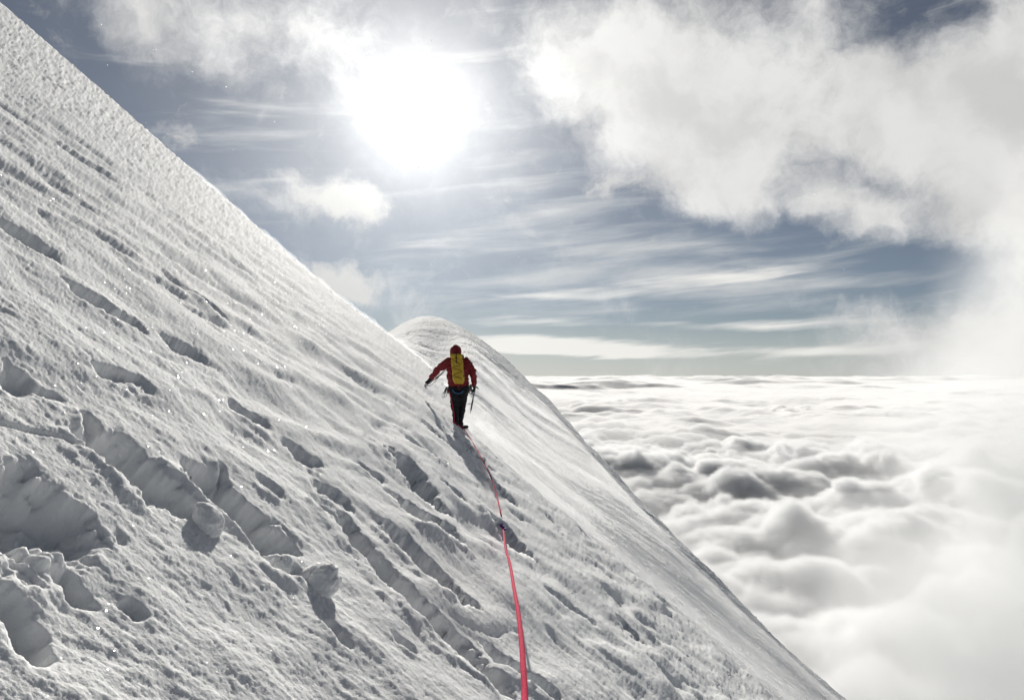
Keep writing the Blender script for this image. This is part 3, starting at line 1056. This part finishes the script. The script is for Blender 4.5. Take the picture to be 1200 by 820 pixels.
# ------------------------------------------------------------------ loose blocks of snow
def snow_block(px, py, size, label, seed, squash=(1, .8, .75), sink=.6):
    bm = bmesh.new()
    bmesh.ops.create_icosphere(bm, subdivisions=5, radius=1.0)
    n = len(bm.verts)
    co = np.array([v.co for v in bm.verts])
    f = .11 * fbm(co[:, 0] * 1.2 + seed * 7 + co[:, 2] * .7, co[:, 1] * 1.3 + co[:, 2] * 1.1 + seed, 3, .5)
    f += .045 * fbm(co[:, 0] * 6 + seed + co[:, 2] * 3, co[:, 1] * 7 - co[:, 2] * 6, 4, .65)
    f += .012 * _rng.randn(n)
    co = np.sign(co) * np.abs(co) ** .9 * (1 + f)[:, None] * np.array(squash) * size
    for v, c in zip(bm.verts, co): v.co = c
    me = bpy.data.meshes.new("snow_block"); bm.to_mesh(me); bm.free()
    ob = link("snow_block", me, SNOW)
    p = ground(px, py)
    ob.location = p + Vector(NRM) * size * (.75 - sink)
    ob.rotation_euler = (.2 * seed, -R(30), .7 * seed)
    ob['label'] = label; ob['category'] = "snow block"; ob['group'] = "loose snow blocks by the trench"
    return ob


snow_block(371, 682, .10, "large rounded snow block resting at the lower end of the deep trench", 1, (1.25, 1.0, .62), .95)
snow_block(330, 664, .050, "small snow lump just uphill of the large rounded block", 2, (1.2, .9, .65), .7)
snow_block(240, 614, .07, "snow lump on the lip between the two deep hollows", 3, (1.3, .9, .65), .45)

# ------------------------------------------------------------------ snow carried by the wind
def blown_sheet():
    """low sheet of drifting snow hugging the face beyond the edge"""
    uu = np.linspace(-.20, .60, 460)
    dE, dF = d_edge(uu), d_far(uu)
    t = np.linspace(0, 1, 240)[:, None]
    lo, hi = np.minimum(dE, 20) + .8, dF - 2.0
    d = 1 / ((1 / lo)[None, :] * (1 - t) + (1 / hi)[None, :] * t)
    u = np.broadcast_to(uu[None, :], d.shape)
    x = u * d; y = d
    a = x * SL
    s = a * E1X + y * E1Y; c = -a * E1Y + y * E1X
    edge = sst(0, .12, t) * (1 - sst(.8, 1, t))
    h = np.maximum(0, .22 + .22 * fbm(s / 9 + 5, c / 1.1, 5, .68)) * edge * sst(-.20, -.17, u) * (1 - sst(.5, .6, u))
    z = far_z(u, d)
    top = np.stack([x, y, z], -1) + (h - .12 + .12 * edge)[..., None] * NRM
    bot = np.stack([x, y, z], -1) - .5 * NRM
    nr, nc = x.shape
    ob = grid_mesh("blowing_snow", np.concatenate([top, bot[::-1], top[:1]], 0))
    m = cloud_material("blowing_snow", 6.0, .4)
    ob.data.materials.append(m); ob["kind"] = "stuff"
    bm = bmesh.new(); bm.from_mesh(ob.data)
    bmesh.ops.remove_doubles(bm, verts=bm.verts, dist=1e-5)
    bmesh.ops.holes_fill(bm, edges=[e for e in bm.edges if e.is_boundary], sides=0)
    bmesh.ops.recalc_face_normals(bm, faces=bm.faces)
    bm.to_mesh(ob.data); bm.free()


def crest_drift():
    """snow smoking off the skyline of the near slope"""
    uu = np.linspace(-.50, -.10, 420)
    dE = d_edge(uu)[None, :]
    t = np.linspace(0, 1, 70)[:, None]
    d = dE - 3.5 + 5.0 * t
    u = np.broadcast_to(uu[None, :], d.shape)
    x = u * d; y = d
    r = np.maximum(0, d - (dE - .8))
    z = near_z(x, y) - .09 * r * r
    edge = sst(0, .5, t) * (1 - sst(.85, 1, t)) * sst(-.50, -.36, u)
    h = np.maximum(.0, .07 + .11 * fbm(x / .9 + 5, y / 2.5, 4, .65)) * edge
    top = np.stack([x, y, z], -1) + (h - .1 + .1 * edge)[..., None] * NRM
    bot = np.stack([x, y, z], -1) - .6 * NRM
    ob = grid_mesh("drifting_snow", np.concatenate([top, bot[::-1], top[:1]], 0))
    ob.data.materials.append(cloud_material("drifting_snow", 5.0, .4)); ob["kind"] = "stuff"
    bm = bmesh.new(); bm.from_mesh(ob.data)
    bmesh.ops.remove_doubles(bm, verts=bm.verts, dist=1e-5)
    bmesh.ops.holes_fill(bm, edges=[e for e in bm.edges if e.is_boundary], sides=0)
    bmesh.ops.recalc_face_normals(bm, faces=bm.faces)
    bm.to_mesh(ob.data); bm.free()


blown_sheet()
crest_drift()


def flecks():
    bm = bmesh.new()
    for k in range(46):
        px, py = random.uniform(60, 1000), random.uniform(10, 330)
        d = random.uniform(2.0, 6.0)
        p = at(px, py, d)
        r = random.choice((.0008, .0009, .0011, .0016)) * d * .6
        bmesh.ops.create_icosphere(bm, subdivisions=1, radius=r, matrix=Matrix.Translation(p) @ Euler((random.random() * 3, random.random() * 3, 0)).to_matrix().to_4x4() @ Matrix.Diagonal((1.2, .9, .8, 1)))
    me = bpy.data.meshes.new("snow_flecks"); bm.to_mesh(me); bm.free()
    ob = link("snow_flecks", me, None)
    m = bpy.data.materials.new("ice_fleck"); m.use_nodes = True
    t = m.node_tree; t.nodes.clear(); N = NT(t)
    tr = N.n('ShaderNodeBsdfTranslucent'); tr.inputs['Color'].default_value = (.95, .95, .95, 1)
    o = N.n('ShaderNodeOutputMaterial'); t.links.new(tr.outputs[0], o.inputs['Surface'])
    me.materials.append(m); ob["kind"] = "stuff"


flecks()
